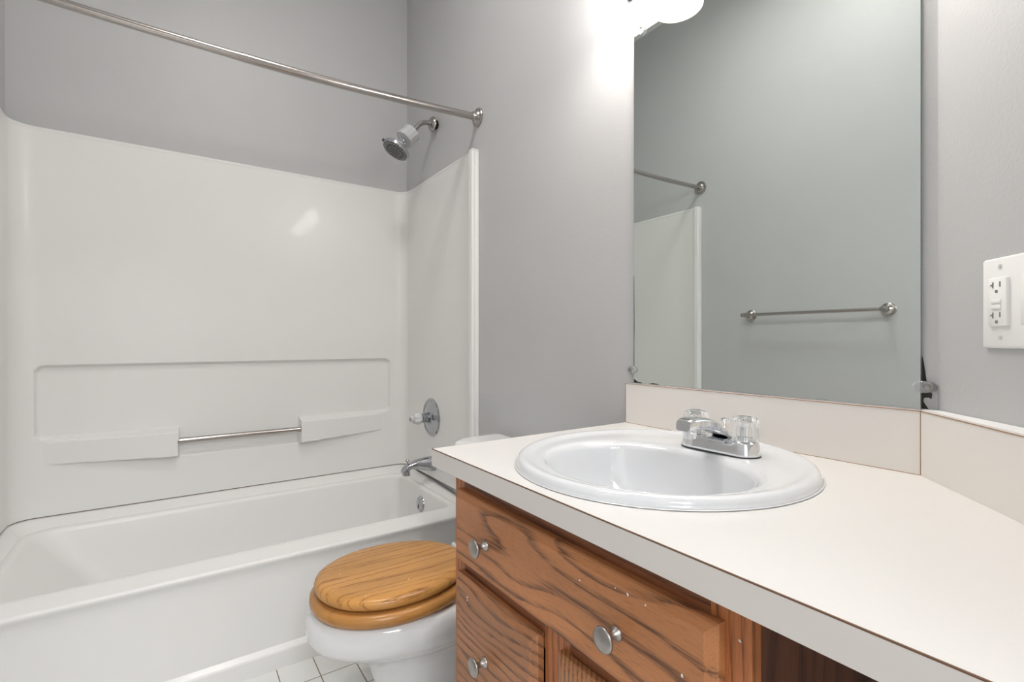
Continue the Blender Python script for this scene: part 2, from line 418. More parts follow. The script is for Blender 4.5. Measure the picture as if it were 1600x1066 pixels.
# ------------------------------------------------------------------ bathtub
def make_tub():
    def fr(x): return sm(0.695, 0.748, x)          # 0 at walls, 1 at the front rim
    def ring(x0, y0, x1, y1, r, zf, zw, ):
        return [(x, y, zw + (zf - zw) * fr(x)) for x, y, z in rrect(x0, y0, x1, y1, r, k=10)]
    # corner order: (x1,y1) front/back-wall, (x0,y1), (x0,y0), (x1,y0)
    rings = [
        ring(0.004, YD + 0.004, 0.757, -0.004, [0.004, 0.055, 0.07, 0.004], 0.3575, 0.3975),
        ring(0.020, YD + 0.020, 0.752, -0.020, [0.01, 0.05, 0.065, 0.01], 0.3585, 0.3970),
        ring(0.030, YD + 0.032, 0.745, -0.030, [0.015, 0.055, 0.07, 0.015], 0.359, 0.3925),
        ring(0.060, YD + 0.060, 0.715, -0.055, [0.04, 0.06, 0.08, 0.05], 0.3585, 0.366),
        ring(0.066, YD + 0.066, 0.700, -0.062, [0.05, 0.06, 0.08, 0.06], 0.3585, 0.3685),
        ring(0.078, YD + 0.078, 0.682, -0.074, [0.05, 0.06, 0.08, 0.06], 0.3582, 0.3685),
        ring(0.084, YD + 0.085, 0.676, -0.079, [0.05, 0.06, 0.08, 0.06], 0.357, 0.366),
        ring(0.088, YD + 0.091, 0.6725, -0.082, [0.05, 0.06, 0.08, 0.06], 0.354, 0.361),
        ring(0.090, YD + 0.098, 0.671, -0.084, [0.05, 0.06, 0.08, 0.06], 0.348, 0.351),
        ring(0.103, YD + 0.185, 0.660, -0.090, [0.05, 0.05, 0.06, 0.05], 0.25, 0.25),
        ring(0.118, YD + 0.275, 0.648, -0.102, [0.05, 0.05, 0.06, 0.05], 0.13, 0.13),
        ring(0.135, YD + 0.310, 0.632, -0.118, [0.06, 0.06, 0.06, 0.06], 0.09, 0.09),
        ring(0.165, YD + 0.345, 0.602, -0.150, [0.06, 0.06, 0.06, 0.06], 0.072, 0.072),
        ring(0.30, YD + 0.55, 0.47, -0.35, [0.06, 0.06, 0.06, 0.06], 0.068, 0.068)]
    bm = loft(rings, cap1=True)
    prof = [(0.7565, 0.3576), (0.7605, 0.3570), (0.7640, 0.3545), (0.7655, 0.3505), (0.7650, 0.345), (0.7610, 0.338), (0.7565, 0.330), (0.7535, 0.318), (0.7525, 0.30), (0.751, 0.12), (0.751, 0.068), (0.7535, 0.0655), (0.766, 0.0595), (0.7695, 0.056), (0.7705, 0.050), (0.7700, 0.0), (0.72, 0.0)]
    ys = [-0.003 + (YD + 0.006) * i / 24 for i in range(25)]
    loft([[(x, y, z) for x, z in prof] for y in ys], closed=False, bm=bm)
    return bm
tub = thing('bathtub', 'white built-in bathtub with a plain apron beneath the surround', 'bathtub', (0, 0, 0))
new('tub_shell', make_tub(), M_tub, tub, angle=40)
sm_ = bmesh.new()
P = [(x + 0.0, y) for x, y in plan_path() if x < 0.70]
def offs(k): 
    out = []
    for i, (x, y) in enumerate(P):
        a = Vector(P[max(0, i-1)]); b = Vector(P[min(len(P)-1, i+1)]); t = (b-a).normalized(); n = Vector((-t.y, t.x))
        if n.dot(Vector((0.4, -0.76)) - Vector((x, y))) < 0: n = -n
        out.append((x + n.x*k, y + n.y*k))
    return out
inn = offs(-0.002); 
loft([[(x, y, 0.3978) for x, y in inn], [(x, y, 0.4012) for x, y in inn]], closed=False, bm=sm_)
sj = new('caulk_joint', sm_, M_gap, sur); sj['label'] = 'thin brown joint along the bottom edge'
# overflow plate (on the end wall of the tub, facing -y)
bm = lathe([(0.0, 0.016), (0.022, 0.015), (0.033, 0.011), (0.0375, 0.004), (0.0385, 0.0)], axis=(0, -1, 0.06), org=(0.375, -0.084, 0.293))
ov = new('overflow_plate', bm, M_chrome_grey, tub); ov['label'] = 'round chrome overflow plate'
bm = bx((-0.0035, -0.0012, -0.010), (0.0035, 0.0012, 0.006)); bmesh.ops.translate(bm, vec=(0.375, -0.100, 0.286), verts=bm.verts)
new('trip_slot', bm, M_dark, ov)

# ------------------------------------------------------------------ tub spout, valve
sp = thing('tub_spout', 'chrome tub spout with lift knob, low on the plumbing wall', 'tub spout', (0.372, -0.020, 0.470))
def sect(y, w, h0, h1, k=24):
    r = []
    for i in range(k):
        a = 2*PI*i/k; cx = math.copysign(abs(math.cos(a))**0.75, math.cos(a)); sz = math.copysign(abs(math.sin(a))**0.75, math.sin(a))
        zc = (h0+h1)/2; r.append((w*cx, y, zc + (h1-h0)/2*sz))
    return r
bm = loft([sect(-0.0, 0.030, -0.034, 0.036), sect(-0.006, 0.030, -0.034, 0.036), sect(-0.045, 0.027, -0.026, 0.035), sect(-0.085, 0.024, -0.014, 0.030), sect(-0.115, 0.022, -0.010, 0.022), sect(-0.138, 0.021, -0.014, 0.012), sect(-0.152, 0.019, -0.022, 0.000), sect(-0.158, 0.014, -0.024, -0.010)], cap0=True, cap1=True)
new('spout_body', bm, M_chrome_grey, sp, angle=50)
new('spout_outlet', lathe([(0.017, -0.035), (0.018, -0.010), (0.017, 0.0)], org=(0, -0.138, 0)), M_chrome_grey, sp)
new('diverter_knob', lathe([(0.003, 0.0), (0.003, 0.016), (0.0075, 0.018), (0.0085, 0.022), (0.006, 0.026), (0, 0.027)], org=(0, -0.132, 0.010)), M_chrome_grey, sp)

va = thing('shower_valve', 'round chrome shower valve plate with a clear knob, on the plumbing wall', 'shower valve', (0.347, -0.020, 0.684))
new('escutcheon', lathe([(0.090, 0.0), (0.090, 0.003), (0.086, 0.007), (0.078, 0.008), (0.076, 0.0055), (0.070, 0.007), (0.060, 0.010), (0.035, 0.016), (0.033, 0.019), (0.0, 0.019)], axis=(0, -1, 0), n=64), M_chrome_grey, va)
new('sleeve', lathe([(0.024, 0.015), (0.024, 0.030), (0.021, 0.034), (0.021, 0.050), (0.015, 0.052), (0, 0.052)], axis=(0, -1, 0)), mat('dark_chrome', (0.35, 0.37, 0.40), 0.12, 1), va)
kb = new('clear_knob', lathe([(0.013, 0.050), (0.020, 0.054), (0.026, 0.066), (0.026, 0.082), (0.020, 0.090), (0.014, 0.092), (0.013, 0.104), (0.010, 0.107), (0, 0.107)], axis=(0, -1, 0), n=48, flute=lambda t, h: 1 - 0.06*math.cos(8*t) if h < 0.091 else 1), M_filter, va)
new('knob_cap', lathe([(0.009, 0.1075), (0.009, 0.1095), (0, 0.110)], axis=(0, -1, 0)), M_knob, va)

# ------------------------------------------------------------------ shower head
sh = thing('shower', 'chrome shower head with a clear filter on a bent arm', 'shower head', (0.362, 0.0, 2.070))
new('wall_flange', lathe([(0.034, 0.020), (0.033, 0.026), (0.026, 0.034), (0.014, 0.038), (0.011, 0.038)], axis=(0, -1, 0)), M_nickel, sh)
hole = new('rough_pipe_hole', lathe([(0.021, 0.0005), (0.021, 0.003), (0, 0.0035)], axis=(0, -1, 0), n=18, flute=lambda t, h: 1 + 0.12*math.sin(3*t) + 0.06*math.sin(7*t)), M_dark, sh); hole['label'] = 'ragged dark hole in the wall behind the flange'
DIR = Vector((0, -0.67, -0.742)).normalized()
arm_end = Vector((0, -0.122, -0.062))
arm = [(0, 0.0, 0), (0, -0.03, 0), (0, -0.055, -0.001)] + [tuple(p) for p in catmull([(0, -0.062, -0.003), (0, -0.082, -0.013), (0, -0.103, -0.036), tuple(arm_end)], 5)]
new('shower_arm', tube(arm, 0.0105, 20), M_nickel, sh)
fl = lambda t, h: 1
new('clear_filter', lathe([(0.014, -0.004), (0.034, 0.0), (0.040, 0.004), (0.040, 0.040), (0.0415, 0.041), (0.0415, 0.062), (0.036, 0.064), (0.030, 0.060), (0.016, 0.060), (0.014, 0.058)], axis=DIR, org=arm_end, n=64, flute=lambda t, h: 1 + (0.06 * (1 if math.cos(14*t) > 0.3 else 0) if (0.004 <= h <= 0.018 or h > 0.041) else 0)), M_filter, sh)
new('filter_core', lathe([(0.012, 0.0), (0.026, 0.006), (0.026, 0.052), (0.012, 0.058)], axis=DIR, org=arm_end), mat('white_filter_media', (0.75, 0.75, 0.76), 0.6), sh)
ne = arm_end + DIR * 0.058
new('neck', lathe([(0.012, 0.0), (0.015, 0.003), (0.015, 0.014), (0.012, 0.016), (0.013, 0.024), (0.016, 0.030), (0.013, 0.042), (0.0, 0.045)], axis=DIR, org=ne), M_chrome, sh)
HD = Vector((0, -0.50, -0.866)); hc = ne + DIR * 0.037
head = new('spray_head', lathe([(0.0, -0.006), (0.012, -0.004), (0.018, 0.006), (0.036, 0.014), (0.058, 0.022), (0.063, 0.028), (0.063, 0.040), (0.061, 0.042), (0.058, 0.041)], axis=HD, org=hc, n=56, cap=False), mat('shower_head_chrome', (0.55, 0.57, 0.61), 0.14, 1), sh)
new('spray_face', lathe([(0.058, 0.0395), (0.038, 0.0405), (0.037, 0.042), (0.0, 0.0425)], axis=HD, org=hc, n=48), M_face, sh)
bm = bmesh.new()
a_, u_, v_ = frame(HD)
for rr, nn in ((0.053, 28), (0.046, 24), (0.028, 12)):
    for i in range(nn):
        t = 2*PI*i/nn + rr*30
        c = Vector(hc) + a_*0.040 + u_*(rr*math.cos(t)) + v_*(rr*math.sin(t))
        lathe([(0.0024, 0), (0.0020, 0.004), (0, 0.0042)], axis=HD, org=c, n=8, bm=bm)
nz = new('nozzles', bm, M_nozz, sh); nz['label'] = 'rings of small rubber nozzles'
bm = lathe([(0.006, 0.0), (0.006, 0.012), (0.003, 0.014), (0, 0.014)], axis=Vector((0, -0.866, 0.5)), org=Vector(hc) + HD*0.036 + Vector((0, -0.866, 0.5))*0.058, n=16)
new('spray_selector', bm, M_rubber, sh)

# ------------------------------------------------------------------ curtain rod
rod = thing('shower_curtain_rod', 'long sagging nickel shower curtain rod across the tub', 'curtain rod', (0.747, 0, 0))
pth = catmull([(0, -0.004, 1.9615), (0, -0.30, 1.9435), (0, -0.62, 1.930), (0, -0.95, 1.928), (0, -1.25, 1.932), (0, YD + 0.004, 1.942)], 6)
k = len(pth)
new('rod_tube', tube(pth, [0.0135 if p.y > -0.86 else 0.0118 for p in pth], 24), M_nickel, rod)
for yy, s, zz in ((0, -1, 1.9615), (YD, 1, 1.942)):
    new('end_flange', lathe([(0.037, 0.0005), (0.037, 0.005), (0.034, 0.009), (0.028, 0.010), (0.026, 0.014), (0.019, 0.020), (0.0165, 0.030), (0.013, 0.030)], axis=(0, s, 0), org=(0, yy, zz), n=40), M_nickel, rod)

# ------------------------------------------------------------------ towel bar on the wall opposite the mirror
tb = thing('towel_bar', 'nickel towel bar on the grey wall, seen only in the mirror', 'towel bar', (0, YD, 1.182))
tb0, tb1 = 1.052, 1.662
for x in (tb0, tb1):
    new('post', lathe([(0.029, 0.0005), (0.029, 0.004), (0.026, 0.007), (0.022, 0.008), (0.021, 0.014), (0.016, 0.018), (0.011, 0.024), (0.0095, 0.045), (0.011, 0.056), (0.012, 0.062), (0.011, 0.074), (0, 0.075)], axis=(0, 1, 0), org=(x, 0, 0), n=36), M_nickel, tb)
new('bar', tube([(tb0 - 0.018, 0.066, 0), (tb0 - 0.017, 0.066, 0), (tb0 - 0.012, 0.066, 0), (tb0 - 0.011, 0.066, 0), (tb1 + 0.014, 0.066, 0)], [0.010, 0.010, 0.010, 0.0078, 0.0078], 20), M_nickel, tb)

# ------------------------------------------------------------------ toilet
TX = 1.165
def egg(hw, yf, yb, z, cy=None, pw=2.0, n=56, back=None, cx=0.0):
    """plan outline: pointed-round front at yf, flatter back at yb"""
    cy = cy if cy is not None else yf + (yb - yf) * 0.52
    out = []
    for i in range(n):
        a = 2*PI*i/n; c, s = math.cos(a), math.sin(a)
        if s < 0: x = hw*math.copysign(abs(c)**(2/2.15), c); y = cy + (cy - yf)*math.copysign(abs(s)**(2/2.05), s)
        else:
            e = back or 2.8
            x = hw*math.copysign(abs(c)**(2/e), c); y = cy + (yb - cy)*math.copysign(abs(s)**(2/e), s)
        out.append((x + cx, y, z))
    return out
to = thing('toilet', 'white toilet with a golden oak seat, between tub and vanity', 'toilet', (TX, 0, 0))
secs = [(0.125, -0.60, -0.16, 0.0), (0.127, -0.602, -0.16, 0.012), (0.118, -0.590, -0.165, 0.028), (0.108, -0.575, -0.17, 0.06), (0.105, -0.575, -0.17, 0.12), (0.115, -0.600, -0.17, 0.18), (0.138, -0.645, -0.16, 0.225), (0.150, -0.672, -0.16, 0.236), (0.160, -0.690, -0.15, 0.243), (0.168, -0.705, -0.15, 0.254), (0.173, -0.715, -0.15, 0.262), (0.184, -0.737, -0.14, 0.272), (0.189, -0.748, -0.14, 0.288), (0.190, -0.750, -0.14, 0.308), (0.188, -0.747, -0.14, 0.331), (0.180, -0.738, -0.145, 0.345), (0.170, -0.725, -0.15, 0.349)]
rings = [egg(h, f, b, z) for h, f, b, z in secs]
rings += [egg(0.135, -0.69, -0.24, 0.347, cy=-0.47), egg(0.125, -0.68, -0.25, 0.33, cy=-0.47), egg(0.10, -0.62, -0.30, 0.22, cy=-0.46), egg(0.04, -0.50, -0.38, 0.16, cy=-0.44)]
new('bowl', loft(rings, cap0=True, cap1=True), M_porc, to, angle=60)
new('tank', loft([rrect(-0.215, -0.185, 0.215, -0.020, 0.03, 0.377, 6), rrect(-0.222, -0.190, 0.222, -0.018, 0.035, 0.42, 6), rrect(-0.238, -0.205, 0.238, -0.014, 0.04, 0.655, 6)], cap0=True, cap1=True), M_porc, to, angle=50)
def lidsec(g, z): return rrect(-0.262 + g, -0.228 + g, 0.262 - g, -0.010 - g*0.5, [0.02, 0.02, 0.075, 0.075], z, 10)
new('tank_lid', loft([lidsec(0.008, 0.652), lidsec(0.001, 0.656), lidsec(0.0, 0.668), lidsec(0.002, 0.684), lidsec(0.008, 0.694), lidsec(0.022, 0.699), lidsec(0.05, 0.700)], cap0=True, cap1=True), M_porc, to, angle=50)
bm = tube([(-0.175, -0.205, 0.615), (-0.175, -0.222, 0.615), (-0.175, -0.228, 0.614), (-0.14, -0.232, 0.609), (-0.105, -0.232, 0.603)], [0.008, 0.008, 0.007, 0.006, 0.007], 14)
new('flush_handle', bm, M_chrome, to)
# seat ring and lid
def seat_ring(h, f, b, z, cy=-0.53): return egg(h, f, b, z, cy=cy, back=2.05, n=72)
rs = [seat_ring(0.120, -0.665, -0.36, 0.3515), seat_ring(0.169, -0.724, -0.305, 0.3515), seat_ring(0.179, -0.735, -0.295, 0.356), seat_ring(0.1835, -0.7405, -0.290, 0.367), seat_ring(0.182, -0.739, -0.292, 0.378), seat_ring(0.172, -0.728, -0.303, 0.3855), seat_ring(0.125, -0.67, -0.345, 0.3865), seat_ring(0.120, -0.665, -0.35, 0.380), seat_ring(0.120, -0.665, -0.36, 0.3515)]
st = new('seat', loft(rs), M_seat2, to, angle=60)
rl = [seat_ring(0.150, -0.706, -0.335, 0.389), seat_ring(0.164, -0.720, -0.321, 0.391), seat_ring(0.1715, -0.7275, -0.314, 0.398), seat_ring(0.173, -0.729, -0.312, 0.406), seat_ring(0.1705, -0.7265, -0.315, 0.4135), seat_ring(0.162, -0.718, -0.323, 0.4190), seat_ring(0.148, -0.704, -0.337, 0.4215), seat_ring(0.12, -0.66, -0.36, 0.4218)]
ld = new('seat_lid', loft(rl, cap0=True, cap1=True), M_seat, to, angle=60); ld['label'] = 'closed golden oak lid with plank grain'
for s in (-1, 1):
    bm = box(bmesh.new(), (s*0.075 - 0.014, -0.305, 0.348), (s*0.075 + 0.014, -0.268, 0.382)); 
    tube([(s*0.075 - 0.022, -0.285, 0.392), (s*0.075 + 0.022, -0.285, 0.392)], 0.008, 14, bm=bm)
    new('hinge', bm, M_chrome, to, bevel=0.003)
for (x, y) in ((0.10, -0.52), (0.01, -0.44), (-0.03, -0.66), (0.12, -0.64)):
    new('paint_fleck', lathe([(0.0016, 0), (0.0012, 0.0007), (0, 0.0009)], org=(x, y, 0.4216), n=8), M_paintspot, ld)

# ------------------------------------------------------------------ vanity cabinet
CX0, CX1, CY = 1.588, 2.208, -0.553
va2 = thing('vanity_cabinet', 'oak vanity cabinet with drawers and a door, under the cream countertop', 'vanity cabinet', (0, 0, 0))
ZT = 0.7895
# carcass
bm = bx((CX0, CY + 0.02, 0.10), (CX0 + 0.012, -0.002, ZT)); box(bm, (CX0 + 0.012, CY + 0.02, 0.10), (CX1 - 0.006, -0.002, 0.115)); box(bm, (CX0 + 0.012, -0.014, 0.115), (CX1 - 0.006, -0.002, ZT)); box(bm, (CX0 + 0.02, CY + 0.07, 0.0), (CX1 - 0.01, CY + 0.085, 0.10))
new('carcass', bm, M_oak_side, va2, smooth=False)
s_ = new('side_panel', bx((CX1 - 0.006, CY + 0.019, 0.0), (CX1, -0.002, ZT)), M_oak_side, va2, smooth=False); s_['label'] = 'side panel in the knee space, shade painted into its dark brown'
for a, b in (((CX0, CX0 + 0.04), 0), ((1.880, 1.940), 1), ((CX1 - 0.045, CX1), 0)):
    new('stile', bx((a[0], CY, 0.10), (a[1], CY + 0.019, 0.746 if b else ZT)), M_oak_stile, va2, bevel=0.0008)
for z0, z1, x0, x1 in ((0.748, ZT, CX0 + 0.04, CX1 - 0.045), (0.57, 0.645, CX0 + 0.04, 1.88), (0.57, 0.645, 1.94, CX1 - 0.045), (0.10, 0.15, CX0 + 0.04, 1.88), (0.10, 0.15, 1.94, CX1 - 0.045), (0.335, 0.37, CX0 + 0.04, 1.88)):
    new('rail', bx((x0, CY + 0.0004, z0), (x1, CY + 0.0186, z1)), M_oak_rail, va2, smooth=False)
def front_panel(x0, x1, z0, z1, m, name, parent):
    """drawer front with a routed bevel edge"""
    yb, yf = CY - 0.0005, CY - 0.020
    def r(g, y): return [(x0+g, y, z0+g), (x1-g, y, z0+g), (x1-g, y, z1-g), (x0+g, y, z1-g)]
    bm = loft([r(0.0, yb), r(0.0, yf + 0.009), r(0.002, yf + 0.0065), r(0.0098, yf + 0.0032), r(0.0112, yf + 0.0008), r(0.0120, yf), ], cap0=True, cap1=True)
    return new(name, bm, m, parent, smooth=True, angle=12)
def knob(x, z, parent):
    bm = lathe([(0.0095, 0.0), (0.0098, 0.002), (0.0085, 0.004), (0.0050, 0.008), (0.0048, 0.014), (0.0065, 0.018), (0.0130, 0.0205), (0.0158, 0.0230), (0.0160, 0.0250), (0.0148, 0.0268), (0.010, 0.0282), (0.0, 0.0288)], axis=(0, -1, 0), org=(x, CY - 0.0197, z), n=36)
    return new('knob', bm, M_knob, parent, angle=60)
def flecks(pts, parent, y=CY - 0.0202):
    for x, z, r in pts:
        new('paint_fleck', lathe([(r, 0), (r*0.8, 0.0006), (0, 0.0008)], axis=(0, -1, 0), org=(x, y, z), n=8, flute=lambda t, h: 1 + 0.3*math.sin(2*t + x*90)), M_paintspot, parent)
DX0 = 1.618
dt = front_panel(DX0, 2.180, 0.618, 0.755, M_oak_front, 'wide_drawer_front', va2)
knob(1.737, 0.685, dt); knob(2.047, 0.683, dt)
flecks([(2.065, 0.739, 0.0017), (2.092, 0.738, 0.0011), (1.98, 0.722, 0.0012), (2.045, 0.7385, 0.0008), (2.142, 0.684, 0.0017), (2.125, 0.664, 0.0012)], dt)
dd = front_panel(DX0 + 0.001, 1.877, 0.356, 0.594, M_oak_front2, 'small_drawer_front', va2)
knob(1.735, 0.478, dd); flecks([(1.672, 0.566, 0.0017), (1.671, 0.560, 0.0013)], dd)
d3 = front_panel(DX0 + 0.001, 1.877, 0.125, 0.344, M_oak_front2, 'bottom_drawer_front', va2); knob(1.735, 0.235, d3)
dr = front_panel(1.925, 2.180, 0.125, 0.594, M_oak_door, 'cabinet_door', va2); knob(2.160, 0.45, dr)
new('door_panel', loft([[(1.925+g, y, 0.125+g), (2.180-g, y, 0.125+g), (2.180-g, y, 0.594-g), (1.925+g, y, 0.594-g)] for g, y in ((0.052, CY-0.0195), (0.056, CY-0.0225), (0.075, CY-0.0265), (0.078, CY-0.027))], cap1=True), M_oak_door, dr, angle=12)
flecks([(2.196, 0.742, 0.0015)], va2, y=CY - 0.0004)

# ------------------------------------------------------------------ countertop with sink hole
CT0, CTF, CTZ0, CTZ = 1.554, -0.588, 0.7905, 0.825
SX, SY, SA, SB = 1.894, -0.301, 0.2495, 0.264
W0 = 0.002
def diag_x(y, off=0.0): return XW - y - off * math.sqrt(2)
outline = [(CT0, CTF), (diag_x(CTF, 0.003), CTF), (diag_x(-W0, 0.003), -W0), (CT0, -W0)]
def make_counter():
    hole = (SA - 0.014, SB - 0.014); N = 120
    angs = sorted([2*PI*i/N for i in range(N)] + [math.atan2(y - SY, x - SX) % (2*PI) for x, y in outline])
    def hit(a):
        dx, dy = math.cos(a), math.sin(a); best = 1e9
        for i in range(4):
            (x1, y1), (x2, y2) = outline[i], outline[(i+1) % 4]
            den = dx*(y2-y1) - dy*(x2-x1)
            if abs(den) < 1e-12: continue
            t = ((x1-SX)*(y2-y1) - (y1-SY)*(x2-x1)) / den
            u = ((x1-SX)*dy - (y1-SY)*dx) / den
            if t > 0 and -1e-6 <= u <= 1 + 1e-6: best = min(best, t)
        return SX + dx*best, SY + dy*best
    def inner(a):
        r = 1/math.sqrt((math.cos(a)/hole[0])**2 + (math.sin(a)/hole[1])**2); return SX + r*math.cos(a), SY + r*math.sin(a)
    O = [hit(a) for a in angs]; I = [inner(a) for a in angs]
    rings = [[(x, y, CTZ) for x, y in I], [(x, y, CTZ) for x, y in O], [(x, y, CTZ0) for x, y in O], [(x, y, CTZ0) for x, y in I], [(x, y, CTZ) for x, y in I]]
    bm = loft(rings); bmesh.ops.remove_doubles(bm, verts=bm.verts, dist=1e-6)
    return bm
ct = thing('countertop', 'cream laminate countertop on the oak vanity, with low backsplash', 'countertop', (0, 0, 0))
new('slab', make_counter(), M_lam, ct, smooth=False)
M_lam_edge = mat('laminate_edge_face', (0.70, 0.665, 0.635), 0.4)
fe = bx((CT0 - 0.0016, CTF - 0.0016, CTZ0 - 0.0005), (diag_x(CTF, 0.003), CTF - 0.0001, CTZ - 0.0016)); box(fe, (CT0 - 0.0016, CTF - 0.0001, CTZ0 - 0.0005), (CT0 - 0.0001, -W0, CTZ - 0.0016))
new('edge_band', fe, M_lam_edge, ct, smooth=False)
fe = bx((CT0 - 0.0015, CTF - 0.0017, CTZ - 0.0016), (diag_x(CTF, 0.003), CTF - 0.0001, CTZ + 0.0000)); box(fe, (CT0 - 0.0015, CTF - 0.0001, CTZ - 0.0016), (CT0 - 0.0001, -W0, CTZ + 0.0000))
new('edge_seam', fe, M_seam, ct, smooth=False)
# backsplashes
BZ = 0.931; BT = 0.016
ang = math.radians(49)
q0 = Vector((2.193, -BT)); dv = Vector((math.cos(ang), -math.sin(ang)))
dw = Vector((1, -1)).normalized()
bs = thing('backsplash', 'cream laminate backsplash strip below the mirror', 'backsplash', (0, 0, 0))
BX0 = 1.556
new('board', bx((BX0, -BT, CTZ + 0.0002), (q0.x - 0.0006, -0.001, BZ)), M_bs, bs, smooth=False)
bm = bx((BX0, -BT - 0.0009, BZ - 0.0012), (q0.x - 0.001, -BT + 0.0002, BZ + 0.0002)); box(bm, (BX0 - 0.0009, -BT - 0.0006, CTZ + 0.0002), (BX0 + 0.0002, -BT + 0.0012, BZ)); box(bm, (BX0, -BT - 0.0007, CTZ), (q0.x - 0.001, -BT + 0.0002, CTZ + 0.0009))
M_seam2 = mat('tan_laminate_seam', (0.38, 0.22, 0.13), 0.6)
new('seam', bm, M_seam2, bs, smooth=False)
bs2 = thing('backsplash', 'cream laminate backsplash strip on the diagonal wall under the outlet', 'backsplash', (0, 0, 0))
L2 = 0.80
e1 = q0 + dv * L2
t_hit = 0.62
w0 = Vector((XW - 0.012, -0.0025)); 
q1 = q0 + dv * t_hit
wq = Vector((XW, 0)) + dw * (t_hit + 0.02) + Vector((-1, -1)).normalized() * 0.001
wq0 = Vector((XW, 0)) + Vector((-1, -1)).normalized() * 0.0016
new('board', prism([(q0.x, q0.y), (q1.x, q1.y), (wq.x, wq.y), (wq0.x, wq0.y), (q0.x + 0.0005, -0.001)], CTZ + 0.0002, BZ), M_bs, bs2, smooth=False)
nv = Vector((-dv.y, dv.x)); nv = nv if nv.dot(Vector((-1, -1))) > 0 else -nv
a = q0 + nv*0.0009; b = q1 + nv*0.0009
bm = prism([(a.x, a.y), (b.x, b.y), (q1.x, q1.y), (q0.x, q0.y)], BZ - 0.0012, BZ + 0.0003)
a2 = q0 + dv*0.0012 + nv*0.0006
prism([(q0.x + nv.x*0.0006, q0.y + nv.y*0.0006), (a2.x, a2.y), (q0.x + dv.x*0.0012, q0.y + dv.y*0.0012), (q0.x, q0.y)], CTZ + 0.0002, BZ, bm)
new('seam', bm, M_seam2, bs2, smooth=False)
a = q0 - nv*0.0012; b = q1 - nv*0.0012
new('caulk', prism([(a.x, a.y), (b.x, b.y), (wq.x, wq.y), (wq0.x, wq0.y)], BZ + 0.0001, BZ + 0.0025), M_caulk, bs2, smooth=False)

# ------------------------------------------------------------------ sink
def make_sink():
    N = 96; IC = (1.912, -0.366); IA, IB = 0.181, 0.155
    def el(cx, cy, a, b, z):
        out = []
        for i in range(N):
            t = 2*PI*i/N; out.append((cx + a*math.cos(t), cy + b*math.sin(t), z(cx + a*math.cos(t), cy + b*math.sin(t)) if callable(z) else z))
        return out
    rings = []
    for s, z in ((-0.03, 0.8262), (0.0, 0.8275), (0.01, 0.8325), (0.04, 0.8385), (0.09, 0.8415), (0.15, 0.8410), (0.24, 0.8385), (0.30, 0.8368), (0.5, 0.8368), (0.8, 0.8372), (0.92, 0.8360), (1.0, 0.8315)):
        # constant-width outer bead, then blend to the basin outline
        if s <= 0.30:
            g = 0.10 * s; rings.append(el(SX, SY, SA - g, SB - g, z))
        else:
            f = (s - 0.30) / 0.70; g = 0.03
            rings.append(el(SX + (IC[0]-SX)*f, SY + (IC[1]-SY)*f, (SA-g)*(1-f) + IA*f, (SB-g)*(1-f) + IB*f, z))
    for k_, z in ((0.985, 0.824), (0.965, 0.810), (0.93, 0.785), (0.86, 0.745), (0.74, 0.715), (0.55, 0.698), (0.30, 0.690), (0.13, 0.687)):
        rings.append(el(IC[0], IC[1], IA*k_, IB*k_, z))
    # underside
    inner = rings[-1]
    bm = loft(rings, cap1=True)
    return bm
sk = thing('sink', 'white round drop-in sink set in the countertop', 'sink', (0, 0, 0))
new('basin', make_sink(), M_sink, sk, angle=60)
new('drain', lathe([(0.026, 0.0), (0.025, 0.003), (0.019, 0.0035), (0.0185, 0.001), (0.0, 0.002)], org=(1.912, -0.366, 0.6872)), M_chrome, sk)
# grey-brown gasket line around the bowl lip
bm = bmesh.new(); N = 96
ell = lambda g, z: [(SX + (SA+g)*math.cos(2*PI*i/N), SY + (SB+g)*math.sin(2*PI*i/N), z) for i in range(N)]
loft([ell(0.0006, 0.8252), ell(0.0004, 0.8275), ell(-0.012, 0.8270), ell(-0.012, 0.8252)], bm=bm)
new('caulk_bead', bm, mat('grey_caulk', (0.30, 0.27, 0.25), 0.6), sk)

# ------------------------------------------------------------------ faucet
FX, FY, FZ = 1.930, -0.170, 0.8372
fa = thing('faucet', 'chrome centreset faucet with two clear acrylic handles on the sink', 'faucet', (FX, FY, FZ))
def stad(hx, hy, z, k=12, pinch=0.0, ox=0.0):
    out = []
    for sx, a0 in ((1, -PI/2), (-1, PI/2)):
        for i in range(k+1):
            a = a0 + PI*i/k; out.append((sx*(hx-hy) + hy*math.cos(a) + ox, hy*math.sin(a), z))
    return out
new('base', loft([stad(0.0760, 0.0275, 0.001), stad(0.0770, 0.0285, 0.003), stad(0.0765, 0.028, 0.006), stad(0.0750, 0.0265, 0.020), stad(0.0735, 0.0250, 0.0245), stad(0.067, 0.0190, 0.0262)], cap0=True, cap1=True), M_chrome, fa, angle=50)
new('gasket', loft([stad(0.0775, 0.029, 0.0), stad(0.0775, 0.029, 0.0014)], cap0=True, cap1=True), M_rubber, fa)
def spsec(y, z, w, h, k=28, tilt=0.0):
    out = []
    for i in range(k):
        a = 2*PI*i/k; c, s = math.cos(a), math.sin(a)
        xx = w*math.copysign(abs(c)**0.45, c); ss = h*math.copysign(abs(s)**0.5, s)
        out.append((xx, y + ss*math.sin(tilt), z + ss*math.cos(tilt)))
    return out
